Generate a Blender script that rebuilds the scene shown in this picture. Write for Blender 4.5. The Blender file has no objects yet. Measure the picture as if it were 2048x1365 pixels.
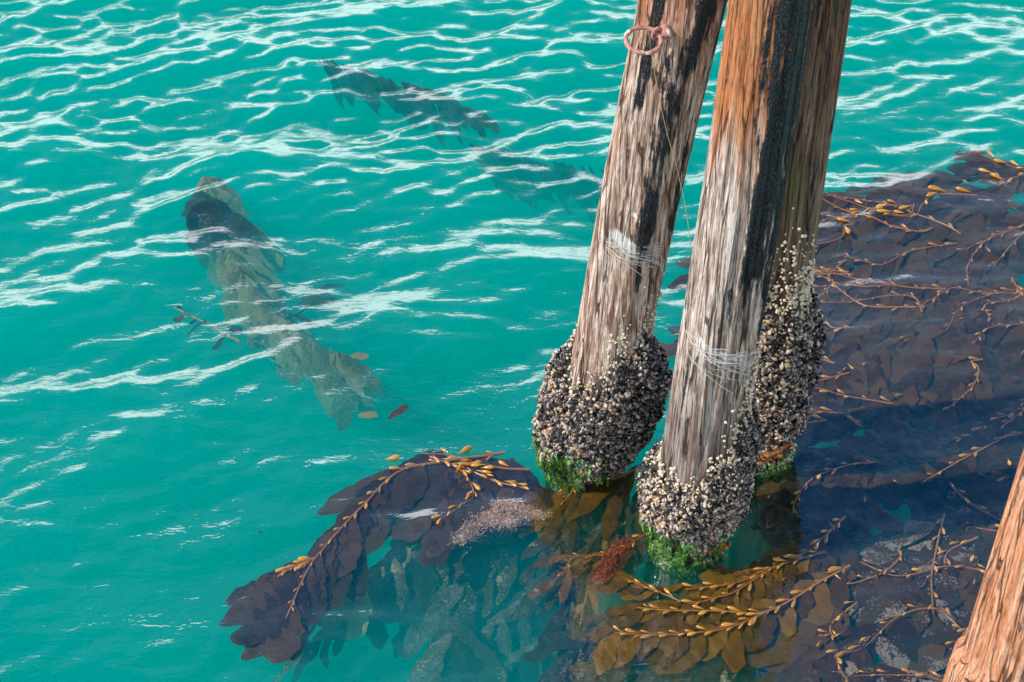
import bpy, math, random
import numpy as np
from mathutils import Vector, Matrix

# ------------------------------------------------------------------ camera, sky, sun, exposure
S = bpy.context.scene
COL = S.collection
H, TILT, FPX = 5.42, math.radians(38), 4000.0          # eye height over the water, tilt, focal length in photo pixels
cd = bpy.data.cameras.new('camera')
cd.sensor_width = 36; cd.lens = FPX / 2048 * 36; cd.clip_start = .05; cd.clip_end = 3000
cd.dof.use_dof = True; cd.dof.focus_distance = 7.55; cd.dof.aperture_fstop = 5.6
cam = bpy.data.objects.new('camera', cd); COL.objects.link(cam)
cam.location = (0, 0, H); cam.rotation_euler = (math.radians(90) - TILT, 0, 0)
S.camera = cam

SUN_EL = math.radians(45); SUN_DIR = Vector((-.982 * math.cos(SUN_EL), -.189 * math.cos(SUN_EL), math.sin(SUN_EL)))
w = bpy.data.worlds.new('World'); S.world = w; w.use_nodes = True
nt = w.node_tree; N_, L_ = nt.nodes, nt.links
bg = N_['Background']; bg.inputs[1].default_value = .15
sky = N_.new('ShaderNodeTexSky'); sky.sky_type = 'NISHITA'; sky.sun_disc = False
sky.sun_elevation = SUN_EL; sky.sun_rotation = math.atan2(SUN_DIR.x, SUN_DIR.y); sky.air_density = 1.1; sky.dust_density = .1; sky.ozone_density = 4.0
tc = N_.new('ShaderNodeTexCoord'); sx = N_.new('ShaderNodeSeparateXYZ'); L_.new(tc.outputs['Generated'], sx.inputs[0])
mp = N_.new('ShaderNodeMapping'); mp.inputs['Scale'].default_value = (2.2, 2.2, 6.5); L_.new(tc.outputs['Generated'], mp.inputs[0])
cn = N_.new('ShaderNodeTexNoise'); cn.inputs['Scale'].default_value = 1.5; cn.inputs['Detail'].default_value = 7; cn.inputs['Roughness'].default_value = .58
L_.new(mp.outputs[0], cn.inputs['Vector'])
ma = N_.new('ShaderNodeMath'); ma.operation = 'MULTIPLY_ADD'; L_.new(sx.outputs['Z'], ma.inputs[0]); ma.inputs[1].default_value = -1.36; L_.new(cn.outputs[0], ma.inputs[2])
mr = N_.new('ShaderNodeMapRange'); mr.interpolation_type = 'SMOOTHSTEP'; L_.new(ma.outputs[0], mr.inputs[0])
mr.inputs[1].default_value = .0; mr.inputs[2].default_value = .08; mr.inputs[3].default_value = 0; mr.inputs[4].default_value = .95
mv = N_.new('ShaderNodeMapRange'); mv.interpolation_type = 'SMOOTHSTEP'; L_.new(ma.outputs[0], mv.inputs[0])     # thin veil above the bank
mv.inputs[1].default_value = -.5; mv.inputs[2].default_value = .06; mv.inputs[3].default_value = 0; mv.inputs[4].default_value = .075
mm = N_.new('ShaderNodeMath'); mm.operation = 'MAXIMUM'; L_.new(mr.outputs[0], mm.inputs[0]); L_.new(mv.outputs[0], mm.inputs[1])
mc = N_.new('ShaderNodeMix'); mc.data_type = 'RGBA'; L_.new(mm.outputs[0], mc.inputs[0]); hs = N_.new('ShaderNodeHueSaturation'); hs.inputs['Saturation'].default_value = 1.65; L_.new(sky.outputs[0], hs.inputs['Color']); L_.new(hs.outputs[0], mc.inputs[6])
mc.inputs[7].default_value = (19, 19.3, 20, 1)                     # sunlit cloud bank round the whole horizon
L_.new(mc.outputs[2], bg.inputs[0])

sl = bpy.data.lights.new('sun', 'SUN'); sl.energy = 5.0; sl.angle = math.radians(.5); sl.color = (1, .95, .87)
so = bpy.data.objects.new('sun', sl); COL.objects.link(so); so.rotation_euler = SUN_DIR.to_track_quat('Z', 'Y').to_euler(); so.location = (-6, -2, 9)

S.view_settings.view_transform = 'Standard'; S.view_settings.look = 'None'
S.view_settings.exposure = .15; S.view_settings.gamma = 1; S.view_settings.use_curve_mapping = False
cy = S.cycles
cy.use_denoising = True; cy.max_bounces = 8; cy.diffuse_bounces = 2; cy.glossy_bounces = 3; cy.volume_bounces = 3
cy.transmission_bounces = 3; cy.transparent_max_bounces = 24; cy.sample_clamp_indirect = 6
cy.caustics_reflective = False; cy.caustics_refractive = False

rng = np.random.default_rng(11); random.seed(5)

# ------------------------------------------------------------------ helpers
def ray(px, py):
    a, b = (px - 1024) / FPX, -(py - 682.5) / FPX
    ct, st = math.cos(TILT), math.sin(TILT)
    return np.array([a, ct + b * st, -st + b * ct])
def P(px, py, z=0.0):                                   # photo pixel -> point on a level plane
    d = ray(px, py); t = (z - H) / d[2]
    return np.array([d[0] * t, d[1] * t, z])
def PY(px, py, Y):                                      # photo pixel -> point in the upright plane y = Y
    d = ray(px, py); t = Y / d[1]
    return np.array([d[0] * t, Y, H + d[2] * t])
def sstep(a, b, x):
    t = np.clip((x - a) / (b - a), 0, 1); return t * t * (3 - 2 * t)
def hsh(i, j, k, s):
    n = (i.astype(np.int64) * 374761393 + j.astype(np.int64) * 668265263 + k.astype(np.int64) * 2147483647 + s * 974634777) & 0xffffffff
    n = ((n ^ (n >> 13)) * 1274126177) & 0xffffffff
    n = ((n ^ (n >> 16)) * 2246822519) & 0xffffffff
    return ((n ^ (n >> 15)) & 0xffffff) / float(0xffffff)
def vnoise(x, y, z, s=0):
    x, y, z = np.broadcast_arrays(np.asarray(x, float), np.asarray(y, float), np.asarray(z, float))
    i, j, k = np.floor(x), np.floor(y), np.floor(z)
    u, v, q = x - i, y - j, z - k
    u, v, q = u * u * (3 - 2 * u), v * v * (3 - 2 * v), q * q * (3 - 2 * q)
    r = 0
    for a in (0, 1):
        for b in (0, 1):
            for c in (0, 1):
                r = r + (u if a else 1 - u) * (v if b else 1 - v) * (q if c else 1 - q) * hsh(i + a, j + b, k + c, s)
    return r
def fbm(x, y, z, s=0, o=4):
    r, a, t = 0, 1, 0
    for n in range(o):
        r = r + a * vnoise(x * 2 ** n, y * 2 ** n, z * 2 ** n, s + 7 * n); t += a; a *= .5
    return r / t
def mesh(name, v, f, mat=None, smooth=True, attrs=None):
    me = bpy.data.meshes.new(name)
    v = np.ascontiguousarray(v, np.float32)
    if isinstance(f, np.ndarray):
        me.vertices.add(len(v)); me.vertices.foreach_set('co', v.ravel())
        n = f.shape[1]; me.loops.add(f.size); me.loops.foreach_set('vertex_index', np.ascontiguousarray(f, np.int32).ravel())
        me.polygons.add(len(f)); me.polygons.foreach_set('loop_start', np.arange(0, f.size, n, dtype=np.int32))
        me.update(calc_edges=True)
    else:
        me.from_pydata(v.tolist(), [], f)
    for k, a in (attrs or {}).items():
        at = me.attributes.new(k, 'FLOAT', 'POINT'); at.data.foreach_set('value', np.ascontiguousarray(a, np.float32).ravel())
    if mat: me.materials.append(mat)
    if smooth: me.shade_smooth()
    return me
def link(name, me, parent=None, **kw):
    o = bpy.data.objects.new(name, me); COL.objects.link(o)
    if parent is not None: o.parent = parent
    for k, x in kw.items(): o[k] = x
    return o
def empty(name, loc, label, category, group=None):
    o = link(name, None); o.location = [float(c) for c in loc]; o.empty_display_size = .1
    o['label'] = label; o['category'] = category
    if group: o['group'] = group
    return o
def grid_faces(nv, nu, wrap):                           # nv rows of nu verts
    i = np.arange(nv * nu).reshape(nv, nu)
    if wrap: i = np.concatenate([i, i[:, :1]], 1)
    return np.stack([i[:-1, :-1], i[:-1, 1:], i[1:, 1:], i[1:, :-1]], -1).reshape(-1, 4)
def tube(pts, r, n=6):
    pts = np.asarray(pts, float); r = np.broadcast_to(r, len(pts))
    t = np.gradient(pts, axis=0); t /= np.linalg.norm(t, axis=1)[:, None] + 1e-9
    up = np.array([.13, .21, .97]); s = np.cross(t, up); s /= np.linalg.norm(s, axis=1)[:, None] + 1e-9
    b = np.cross(s, t); a = np.linspace(0, 2 * np.pi, n, endpoint=False)
    v = pts[:, None] + r[:, None, None] * (np.cos(a)[None, :, None] * s[:, None] + np.sin(a)[None, :, None] * b[:, None])
    return v.reshape(-1, 3), grid_faces(len(pts), n, True)
def join(parts):
    vs, fs, n = [], [], 0
    for v, f in parts:
        vs.append(v); fs.append(f + n); n += len(v)
    return np.concatenate(vs), np.concatenate(fs)
def smooth_path(pts, n):
    pts = np.asarray(pts, float)
    if len(pts) > 2:
        q = [pts[0]]
        e = np.concatenate([[2 * pts[0] - pts[1]], pts, [2 * pts[-1] - pts[-2]]])
        for i in range(1, len(e) - 2):
            for t in np.linspace(0, 1, 9)[1:]:
                a, b, c, d = e[i - 1], e[i], e[i + 1], e[i + 2]
                q.append(.5 * (2 * b + (c - a) * t + (2 * a - 5 * b + 4 * c - d) * t * t + (3 * b - a - 3 * c + d) * t ** 3))
        pts = np.array(q)
    s = np.concatenate([[0], np.cumsum(np.linalg.norm(np.diff(pts, axis=0), axis=1))])
    u = np.linspace(0, s[-1], n)
    return np.stack([np.interp(u, s, pts[:, k]) for k in range(pts.shape[1])], 1)

# ------------------------------------------------------------------ materials
class MT:
    def __init__(s, name):
        s.m = bpy.data.materials.new(name); s.m.use_nodes = True; s.t = s.m.node_tree
        s.b = s.t.nodes['Principled BSDF']; s.out = s.t.nodes['Material Output']
    def n(s, k, **kw):
        o = s.t.nodes.new('ShaderNode' + k)
        for a, x in kw.items(): setattr(o, a, x)
        return o
    def l(s, a, b): s.t.links.new(a, b)
    def attr(s, name): o = s.n('Attribute', attribute_name=name); return o.outputs['Fac']
    def obj(s): return s.n('TexCoord').outputs['Object']
    def map(s, vec, sc): o = s.n('Mapping'); s.l(vec, o.inputs[0]); o.inputs['Scale'].default_value = sc; return o.outputs[0]
    def noise(s, vec, scale, detail=4, rough=.55, dist=0):
        o = s.n('TexNoise'); s.l(vec, o.inputs['Vector']); o.inputs['Scale'].default_value = scale; o.inputs['Detail'].default_value = detail
        o.inputs['Roughness'].default_value = rough; o.inputs['Distortion'].default_value = dist; return o.outputs[0]
    def ramp(s, fac, stops):
        o = s.n('ValToRGB'); s.l(fac, o.inputs[0]); e = o.color_ramp.elements
        while len(e) < len(stops): e.new(.5)
        for k, (p, c) in zip(e, stops): k.position = p; k.color = (*c, 1) if len(c) == 3 else c
        return o.outputs[0]
    def mix(s, fac, a, b, blend='MIX'):
        o = s.n('Mix', data_type='RGBA', blend_type=blend)
        for k, x in ((0, fac), (6, a), (7, b)):
            if hasattr(x, 'links'): s.l(x, o.inputs[k])
            else: o.inputs[k].default_value = x if k == 0 else (*x, 1)
        return o.outputs[2]
    def math(s, op, a, b=0, c=0):
        o = s.n('Math', operation=op)
        for k, x in enumerate((a, b, c)):
            if hasattr(x, 'links'): s.l(x, o.inputs[k])
            else: o.inputs[k].default_value = x
        return o.outputs[0]
    def rng(s, x, a, b, c=0, d=1, smooth=True):
        o = s.n('MapRange', interpolation_type='SMOOTHSTEP' if smooth else 'LINEAR'); s.l(x, o.inputs[0])
        for k, q in enumerate((a, b, c, d)): o.inputs[k + 1].default_value = q
        return o.outputs[0]
    def bump(s, h, strength=.5, dist=.01, prev=None):
        o = s.n('Bump'); s.l(h, o.inputs['Height']); o.inputs['Strength'].default_value = strength; o.inputs['Distance'].default_value = dist
        if prev: s.l(prev, o.inputs['Normal'])
        return o.outputs[0]
    def set(s, color=None, rough=None, normal=None, spec=None):
        for k, x in (('Base Color', color), ('Roughness', rough), ('Normal', normal), ('Specular IOR Level', spec)):
            if x is None: continue
            if hasattr(x, 'links'): s.l(x, s.b.inputs[k])
            else: s.b.inputs[k].default_value = (*x, 1) if isinstance(x, tuple) else x
        return s.m

def mat_wood(name, orange, tan, grey, pale):
    t = MT(name); o = t.obj()
    g1 = t.noise(t.map(o, (52, 52, 3.2)), 1, 8, .72, .7); g2 = t.noise(t.map(o, (190, 190, 14)), 1, 4, .68)
    g3 = t.noise(t.map(o, (15, 15, .9)), 1, 5, .65)
    fresh = t.ramp(g1, [(.3, tuple(c * .3 for c in orange)), (.45, orange), (.62, tan)])
    old = t.ramp(g1, [(.33, tuple(c * .16 for c in grey)), (.46, grey), (.58, pale)])
    wth = t.attr('grey'); wmix = t.rng(t.math('ADD', wth, t.math('MULTIPLY_ADD', g3, 1.6, -.8)), .25, .75)
    c = t.mix(wmix, fresh, old)
    c = t.mix(t.rng(g2, .36, .5, .65, 0), c, (.030, .017, .012))                       # dark grain lines
    c = t.mix(t.rng(g3, .6, .72, 0, .55), c, (.06, .036, .03))
    lime = t.rng(t.math('ADD', t.attr('pale'), t.math('MULTIPLY_ADD', t.noise(o, 40, 5, .7), .9, -.5)), .42, .62, 0, .85)
    c = t.mix(lime, c, (.74, .71, .66))
    slime = t.rng(t.math('ADD', t.attr('slime'), t.math('MULTIPLY_ADD', t.noise(t.map(o, (14, 14, 3)), 1, 4), .8, -.4)), .4, .7, 0, .75)
    c = t.mix(slime, c, (.13, .125, .035))
    v = t.n('TexVoronoi', feature='DISTANCE_TO_EDGE'); t.l(t.map(o, (115, 115, 45)), v.inputs['Vector']); v.inputs['Scale'].default_value = 1
    tf = t.rng(t.math('ADD', t.attr('tar'), t.math('MULTIPLY_ADD', t.noise(t.map(o, (38, 38, 6)), 1, 6, .72), 1.7, -.85)), .36, .54)
    tarc = t.mix(t.rng(v.outputs['Distance'], 0, .12), (.004, .004, .005), (.026, .026, .031))
    c = t.mix(tf, c, tarc)
    ck = t.n('TexVoronoi', feature='DISTANCE_TO_EDGE'); t.l(t.map(o, (26, 26, .75)), ck.inputs['Vector']); ck.inputs['Scale'].default_value = 1
    cr = t.rng(t.math('MULTIPLY_ADD', g1, .10, ck.outputs['Distance']), .055, .085, 1, 0); c = t.mix(t.math('MULTIPLY', cr, .65), c, (.014, .009, .007))
    wet = t.attr('wet'); c = t.mix(wet, c, (.05, .034, .03))
    nb = t.bump(g1, .8, .012); nb = t.bump(g2, .8, .005, nb); nb = t.bump(t.math('SUBTRACT', 1, cr), 1, .012, nb)
    vb = t.math('MULTIPLY', t.rng(v.outputs['Distance'], 0, .16), tf)
    nb = t.bump(vb, .8, .008, nb)
    ro = t.math('SUBTRACT', t.rng(g1, .3, .7, .7, .9), t.math('MULTIPLY', tf, .42))
    return t.set(c, ro, nb, .35)

W_LEFT = mat_wood('weathered_wood_tan', (.38, .13, .05), (.55, .26, .14), (.36, .21, .145), (.70, .54, .44))
W_MID = mat_wood('weathered_wood_orange', (.42, .125, .035), (.58, .25, .11), (.36, .235, .175), (.71, .59, .51))
W_REAR = mat_wood('weathered_wood_brown_shaded', (.13, .06, .035), (.22, .12, .065), (.16, .105, .065), (.3, .23, .15))  # brown wood, its colour darkened further to stand in for the front pile's shade
W_NEAR = mat_wood('weathered_wood_red', (.58, .2, .08), (.76, .42, .26), (.56, .38, .27), (.8, .66, .55))

def mat_shell(name, stops, rough):
    t = MT(name); c = t.ramp(t.attr('rnd'), stops)
    n = t.noise(t.obj(), 260, 3); c = t.mix(.35, c, t.ramp(n, [(.35, (.02, .02, .025)), (.7, (.7, .66, .6))]), 'OVERLAY')
    return t.set(c, rough, t.bump(n, .35, .002), .6)
M_MUSSEL = mat_shell('mussel_shell', [(0, (.010, .009, .012)), (.34, (.034, .028, .028)), (.52, (.12, .09, .075)), (.7, (.3, .225, .175)), (.86, (.55, .45, .35)), (1, (.5, .29, .13))], .18)
M_BARN = mat_shell('barnacle_shell', [(0, (.34, .25, .13)), (.35, (.55, .46, .32)), (.7, (.68, .62, .5)), (1, (.6, .42, .16))], .6)
t = MT('mussel_bed_grime'); M_BED = t.set(t.ramp(t.noise(t.obj(), 60, 5), [(.3, (.006, .005, .005)), (.7, (.045, .035, .028))]), .7, t.bump(t.noise(t.obj(), 90, 4), 1, .01))
t = MT('green_alga'); M_GREEN = t.set(t.ramp(t.attr('rnd'), [(0, (.006, .025, .004)), (.5, (.028, .09, .008)), (.85, (.09, .2, .018)), (1, (.22, .32, .05))]), .25, None, .7)
t = MT('orange_sponge'); M_SPONGE = t.set(t.ramp(t.noise(t.obj(), 45, 4), [(.3, (.2, .05, .008)), (.7, (.5, .19, .03))]), .5, t.bump(t.noise(t.obj(), 160, 3), .7, .006))
t = MT('red_sponge'); M_RED = t.set(t.ramp(t.noise(t.obj(), 45, 4), [(.3, (.16, .03, .01)), (.7, (.42, .09, .03))]), .5, t.bump(t.noise(t.obj(), 160, 3), .7, .006))
t = MT('pink_turf'); M_PINK = t.set(t.ramp(t.attr('rnd'), [(0, (.36, .2, .12)), (1, (.68, .48, .34))]), .7)
t = MT('twine_fibre'); M_TWINE = t.set(t.ramp(t.attr('rnd'), [(0, (.45, .4, .34)), (1, (.75, .72, .66))]), .8)
t = MT('nylon_line'); M_LINE = t.set((.5, .34, .16), .4)
t = MT('rusty_iron'); n = t.noise(t.obj(), 55, 5, .65)
M_RUST = t.set(t.mix(t.rng(t.noise(t.obj(), 17, 3), .56, .63), t.ramp(n, [(.3, (.24, .09, .06)), (.55, (.42, .19, .14)), (.75, (.55, .33, .27))]), (.75, .68, .6)), .8, t.bump(n, .8, .004))

def mat_kelp(name, dark, gold, crust=0.0, crust_col=(.52, .47, .4), soft=.05, spec=.22):
    t = MT(name); o = t.obj(); r = t.n('ObjectInfo').outputs['Random']
    n = t.noise(o, 14, 4)
    f = t.math('ADD', t.math('MULTIPLY', r, .6), t.math('MULTIPLY', n, .5))
    c = t.mix(t.rng(f, .3, .85), dark, gold)
    if crust:
        off = t.n('VectorMath', operation='ADD'); t.l(o, off.inputs[0]); cr = t.n('CombineXYZ'); t.l(t.math('MULTIPLY', r, 40), cr.inputs[2]); t.l(cr.outputs[0], off.inputs[1])
        k = t.math('ADD', t.math('MULTIPLY', t.noise(off.outputs[0], 11, 3, .6), .5), t.math('MULTIPLY', t.noise(off.outputs[0], 120, 2, .6), .5))
        c = t.mix(t.rng(t.math('ADD', k, t.math('MULTIPLY_ADD', r, .14, -.07)), .655 - .22 * crust - soft / 2, .655 - .22 * crust + soft / 2, 0, .9), c, crust_col)
    wr = t.noise(o, 34, 5, .6, 1.2)
    t.set(c, .28, t.bump(wr, .6, .010), spec)
    tr = t.n('BsdfTranslucent'); t.l(c, tr.inputs[0]); mx = t.n('MixShader'); mx.inputs[0].default_value = .3
    t.l(t.b.outputs[0], mx.inputs[1]); t.l(tr.outputs[0], mx.inputs[2]); t.l(mx.outputs[0], t.out.inputs[0])
    return t.m
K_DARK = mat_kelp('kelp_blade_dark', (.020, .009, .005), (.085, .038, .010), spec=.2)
K_BROWN = mat_kelp('kelp_blade_brown', (.048, .021, .009), (.115, .052, .014), spec=.2)
K_GOLD = mat_kelp('kelp_blade_golden', (.075, .031, .001), (.19, .088, .002))
K_CRUST = mat_kelp('kelp_blade_crusted', (.038, .017, .008), (.085, .038, .012), .42, (.33, .25, .19), .07)
K_OLIVE = mat_kelp('kelp_blade_olive', (.075, .055, .02), (.15, .115, .045), .72, (.36, .32, .14), .3)
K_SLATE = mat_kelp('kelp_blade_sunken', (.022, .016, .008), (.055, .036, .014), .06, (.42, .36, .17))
t = MT('kelp_float'); r = t.n('ObjectInfo').outputs['Random']; M_FLOAT = t.set(t.mix(r, (.32, .13, .012), (.52, .25, .03)), .2, None, .6)
t = MT('kelp_stipe'); r = t.n('ObjectInfo').outputs['Random']; M_STIPE = t.set(t.mix(r, (.24, .075, .018), (.42, .17, .03)), .3, None, .6)

# ------------------------------------------------------------------ waves
NW = 90
lam = np.exp(rng.uniform(np.log(.10), np.log(1.4), NW)); th = math.radians(-72) + rng.normal(0, .58, NW)
wk = 2 * np.pi / lam; wkx, wky, wph = wk * np.cos(th), wk * np.sin(th), rng.uniform(0, 6.28, NW)
wamp = .029 * np.where(lam > .5, 1.0, 1.0) * np.where(lam < .16, 1.15, 1.0) / wk
mat_poly = np.array([P(x, y)[:2] for x, y in ((1570, 520), (1690, 415), (1850, 352), (2048, 322), (2500, 300), (2900, 1700), (1000, 1700), (1010, 1240), (1090, 980), (1500, 930))])
left_poly = np.array([P(x, y)[:2] for x, y in ((700, 1020), (830, 890), (1080, 900), (1120, 1365), (760, 1365), (460, 1330), (450, 1180))])
def inside(poly, x, y, soft):
    d = np.full(x.shape, 1e9); s = np.zeros(x.shape, bool)
    for a, b in zip(poly, np.roll(poly, -1, 0)):
        e = b - a; t = np.clip(((x - a[0]) * e[0] + (y - a[1]) * e[1]) / (e @ e), 0, 1)
        d = np.minimum(d, np.hypot(x - a[0] - t * e[0], y - a[1] - t * e[1]))
        c = (a[1] > y) != (b[1] > y)
        with np.errstate(divide='ignore', invalid='ignore'):
            s ^= c & (x < (b[0] - a[0]) * (y - a[1]) / (b[1] - a[1]) + a[0])
    return sstep(-soft, soft, np.where(s, d, -d))
def wave(x, y):
    x, y = np.asarray(x, float), np.asarray(y, float)
    big, small = np.zeros(x.shape), np.zeros(x.shape)
    gust = .05 + 1.2 * vnoise(x * .6 + 3, y * .9, 0 * x, 5) + 1.0 * vnoise(x * 1.9 + 9, y * 2.8, 0 * x, 15)
    for i in range(NW):
        q = wamp[i] * np.sin(wkx[i] * x + wky[i] * y + wph[i])
        if lam[i] > .35: big += q
        else: small += q
    calm = 1 - .58 * inside(mat_poly, x, y, .25) - .0 * x
    calm = np.minimum(calm, 1 - .25 * inside(left_poly, x, y, .25))
    far = np.clip((y - 3.6) / 4.4, .55, 1) * (.85 + .15 * np.clip((y - 8) / 2, 0, 1))                                # more ruffled further out from the pier
    hgt = (big * .9 * (.4 + .6 * far) + small * gust * far) * calm
    return hgt + 4.0 * hgt * np.abs(hgt) * (hgt > 0)                   # crests a little sharper than troughs
def wz(x, y): return float(wave(np.array([x]), np.array([y]))[0])

def axis(a, b, d, ext):
    c = list(np.arange(a, b, d)); lo, hi, s, v = [], [], d, a
    while v > -ext: s *= 1.4; v -= s; lo.append(v)
    s, v = d, c[-1]
    while v < ext: s *= 1.4; v += s; hi.append(v)
    return np.array(lo[::-1] + c + hi)
X, Y = axis(-3.4, 3.6, .016, 900), axis(4.2, 12.6, .016, 900)
gx, gy = np.meshgrid(X, Y)
fade = np.clip(1 - (np.maximum(np.abs(gx) - 3.5, 0) + np.maximum(np.abs(gy - 8.4) - 4.3, 0)) / 3, 0, 1)
gz = wave(gx, gy) * fade
v = np.stack([gx, gy, gz], -1).reshape(-1, 3); ny, nx = gx.shape
f = grid_faces(ny, nx, False); ii = np.arange(ny * nx).reshape(ny, nx); n = len(v)
ZB = -9.0
v = np.vstack([v, [[X[0], Y[0], ZB], [X[-1], Y[0], ZB], [X[-1], Y[-1], ZB], [X[0], Y[-1], ZB]]])
me = bpy.data.meshes.new('water')
me.from_pydata(v.tolist(), [], f.tolist() + [[n + 3, n + 2, n + 1, n], ii[0, ::-1].tolist() + [n, n + 1], ii[:, 0].tolist() + [n + 3, n],
               ii[-1, :].tolist() + [n + 2, n + 3], ii[::-1, -1].tolist() + [n + 1, n + 2]])
me.shade_smooth()
at_ = me.attributes.new('kelp_calm', 'FLOAT', 'POINT')
cm = np.maximum(inside(mat_poly, gx, gy, .3), .6 * inside(left_poly, gx, gy, .2)).ravel(); at_.data.foreach_set('value', np.concatenate([cm, np.zeros(4)]).astype(np.float32))
t = MT('sea_water'); T = t
t.t.nodes.remove(t.b)
geo = t.n('NewGeometry'); o = t.obj()
rip = t.noise(t.map(o, (9, 17, 1)), 1, 3, .6, .4); rip2 = t.noise(t.map(o, (26, 44, 1)), 1, 2, .5)
ruffle = t.math('MULTIPLY_ADD', t.attr('kelp_calm'), -.75, 1)          # weed damps the small ripples
nb = t.bump(t.math('MULTIPLY', rip, ruffle), .3, .02); nb = t.bump(t.math('MULTIPLY', rip2, ruffle), .06, .006, nb)
fr = t.n('Fresnel'); t.l(nb, fr.inputs['Normal'])
t.l(t.math('MULTIPLY_ADD', geo.outputs['Backfacing'], 1 / 2.15 - 2.15, 2.15), fr.inputs[0])   # same reflectance from both sides, the surface does not bend rays
tr = t.n('BsdfTransparent'); gl = t.n('BsdfGlossy'); gl.inputs['Roughness'].default_value = .02; t.l(nb, gl.inputs['Normal'])
mx = t.n('MixShader'); t.l(fr.outputs[0], mx.inputs[0]); t.l(tr.outputs[0], mx.inputs[1]); t.l(gl.outputs[0], mx.inputs[2]); t.l(mx.outputs[0], t.out.inputs[0])
pv = t.n('VolumePrincipled'); pv.inputs['Color'].default_value = (.0, .735, .585, 1); pv.inputs['Density'].default_value = 1.0; t.l(pv.outputs[0], t.out.inputs[1])
me.materials.append(t.m)
link('water', me, kind='structure')
t = MT('silty_sand'); t.set(t.ramp(t.noise(t.obj(), .8, 5), [(.3, (.25, .22, .16)), (.7, (.36, .32, .25))]), .9)
link('seabed', mesh('seabed', np.array([[-899, -899, -8.6], [899, -899, -8.6], [899, 899, -8.6], [-899, 899, -8.6]]), np.array([[0, 1, 2, 3]]), t.m), kind='structure')

# ------------------------------------------------------------------ shells (templates)
def mussel_shape(k):
    nr, ns = 5, 6; a = np.linspace(0, 2 * np.pi, ns, endpoint=False); x = np.array([-.5, -.28, .05, .36, .5])
    wd = np.array([.03, .5, 1, .8, .16]); b = .12 * math.sin(k * 2.1)
    v = np.stack([np.repeat(x, ns), (wd[:, None] * np.cos(a) * .5).ravel() + np.repeat(b * (x + .5) ** 2, ns), (wd[:, None] * np.sin(a) * .5).ravel()], 1)
    return v, np.vstack([grid_faces(nr, ns, True)])
def barnacle_shape(k):
    ns = 7; a = np.linspace(0, 2 * np.pi, ns, endpoint=False) + k
    rr = [(1, -.1), (.82, .45), (.45, .8), (.3, .74), (.12, .35)]
    v = np.concatenate([np.stack([.5 * r * np.cos(a) * (1 + .1 * np.sin(3 * a + k)), .5 * r * np.sin(a), np.full(ns, z)], 1) for r, z in rr])
    return v, grid_faces(5, ns, True)
MUS = [mussel_shape(k) for k in range(3)]; BAR = [barnacle_shape(k) for k in range(3)]
def shell_meshes(shapes, name, mat, levels):
    return [[mesh(name, v, f, mat, True, {'rnd': np.full(len(v), q)}) for q in levels] for v, f in shapes]
LEV = [.05, .2, .35, .5, .62, .74, .84, .92, .99]
MUS_ME = shell_meshes(MUS, 'mussel', M_MUSSEL, LEV); BAR_ME = shell_meshes(BAR, 'barnacle', M_BARN, LEV)

def frames(nrm, rnd_ang, tilt):                        # long axis: tangent turned by an angle and tipped outward
    nrm = nrm / np.linalg.norm(nrm, axis=1)[:, None]
    up = np.array([0, 0, 1.]); s = np.cross(up, nrm); s /= np.linalg.norm(s, axis=1)[:, None] + 1e-9; u = np.cross(nrm, s)
    tan = np.cos(rnd_ang)[:, None] * u + np.sin(rnd_ang)[:, None] * s
    e1 = np.cos(tilt)[:, None] * tan + np.sin(tilt)[:, None] * nrm
    e2 = np.cross(nrm, e1); e2 /= np.linalg.norm(e2, axis=1)[:, None] + 1e-9; e3 = np.cross(e1, e2)
    return e1, e2, e3
def scatter(parent, shapes, mes, name, stuff_name, mat, pos, e1, e2, e3, size, rnd, facing, limit=300):
    order = np.argsort(-(facing * size.prod(1) ** (1 / 3))); own, rest = order[:limit], order[limit:]
    var = np.arange(len(pos)) % len(shapes)
    for i in own:
        q = int(np.argmin(np.abs(np.array(LEV) - rnd[i])))
        o = link(name, mes[var[i]][q], parent)
        M = np.eye(4); M[:3, 0] = e1[i] * size[i, 0]; M[:3, 1] = e2[i] * size[i, 1]; M[:3, 2] = e3[i] * size[i, 2]; M[:3, 3] = pos[i]
        o.matrix_local = Matrix(M.tolist())
    vs, fs, rs, n = [], [], [], 0
    for k, (sv, sf) in enumerate(shapes):
        ids = rest[var[rest] == k]
        if not len(ids): continue
        V = pos[ids][:, None] + sv[None, :, 0:1] * (e1[ids] * size[ids, 0:1])[:, None] + sv[None, :, 1:2] * (e2[ids] * size[ids, 1:2])[:, None] + sv[None, :, 2:3] * (e3[ids] * size[ids, 2:3])[:, None]
        vs.append(V.reshape(-1, 3)); fs.append((sf[None] + (np.arange(len(ids)) * len(sv))[:, None, None] + n).reshape(-1, 4)); rs.append(np.repeat(rnd[ids], len(sv))); n += len(ids) * len(sv)
    if vs: link(stuff_name, mesh(stuff_name, np.concatenate(vs), np.concatenate(fs), mat, True, {'rnd': np.concatenate(rs)}), parent, kind='stuff')

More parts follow.
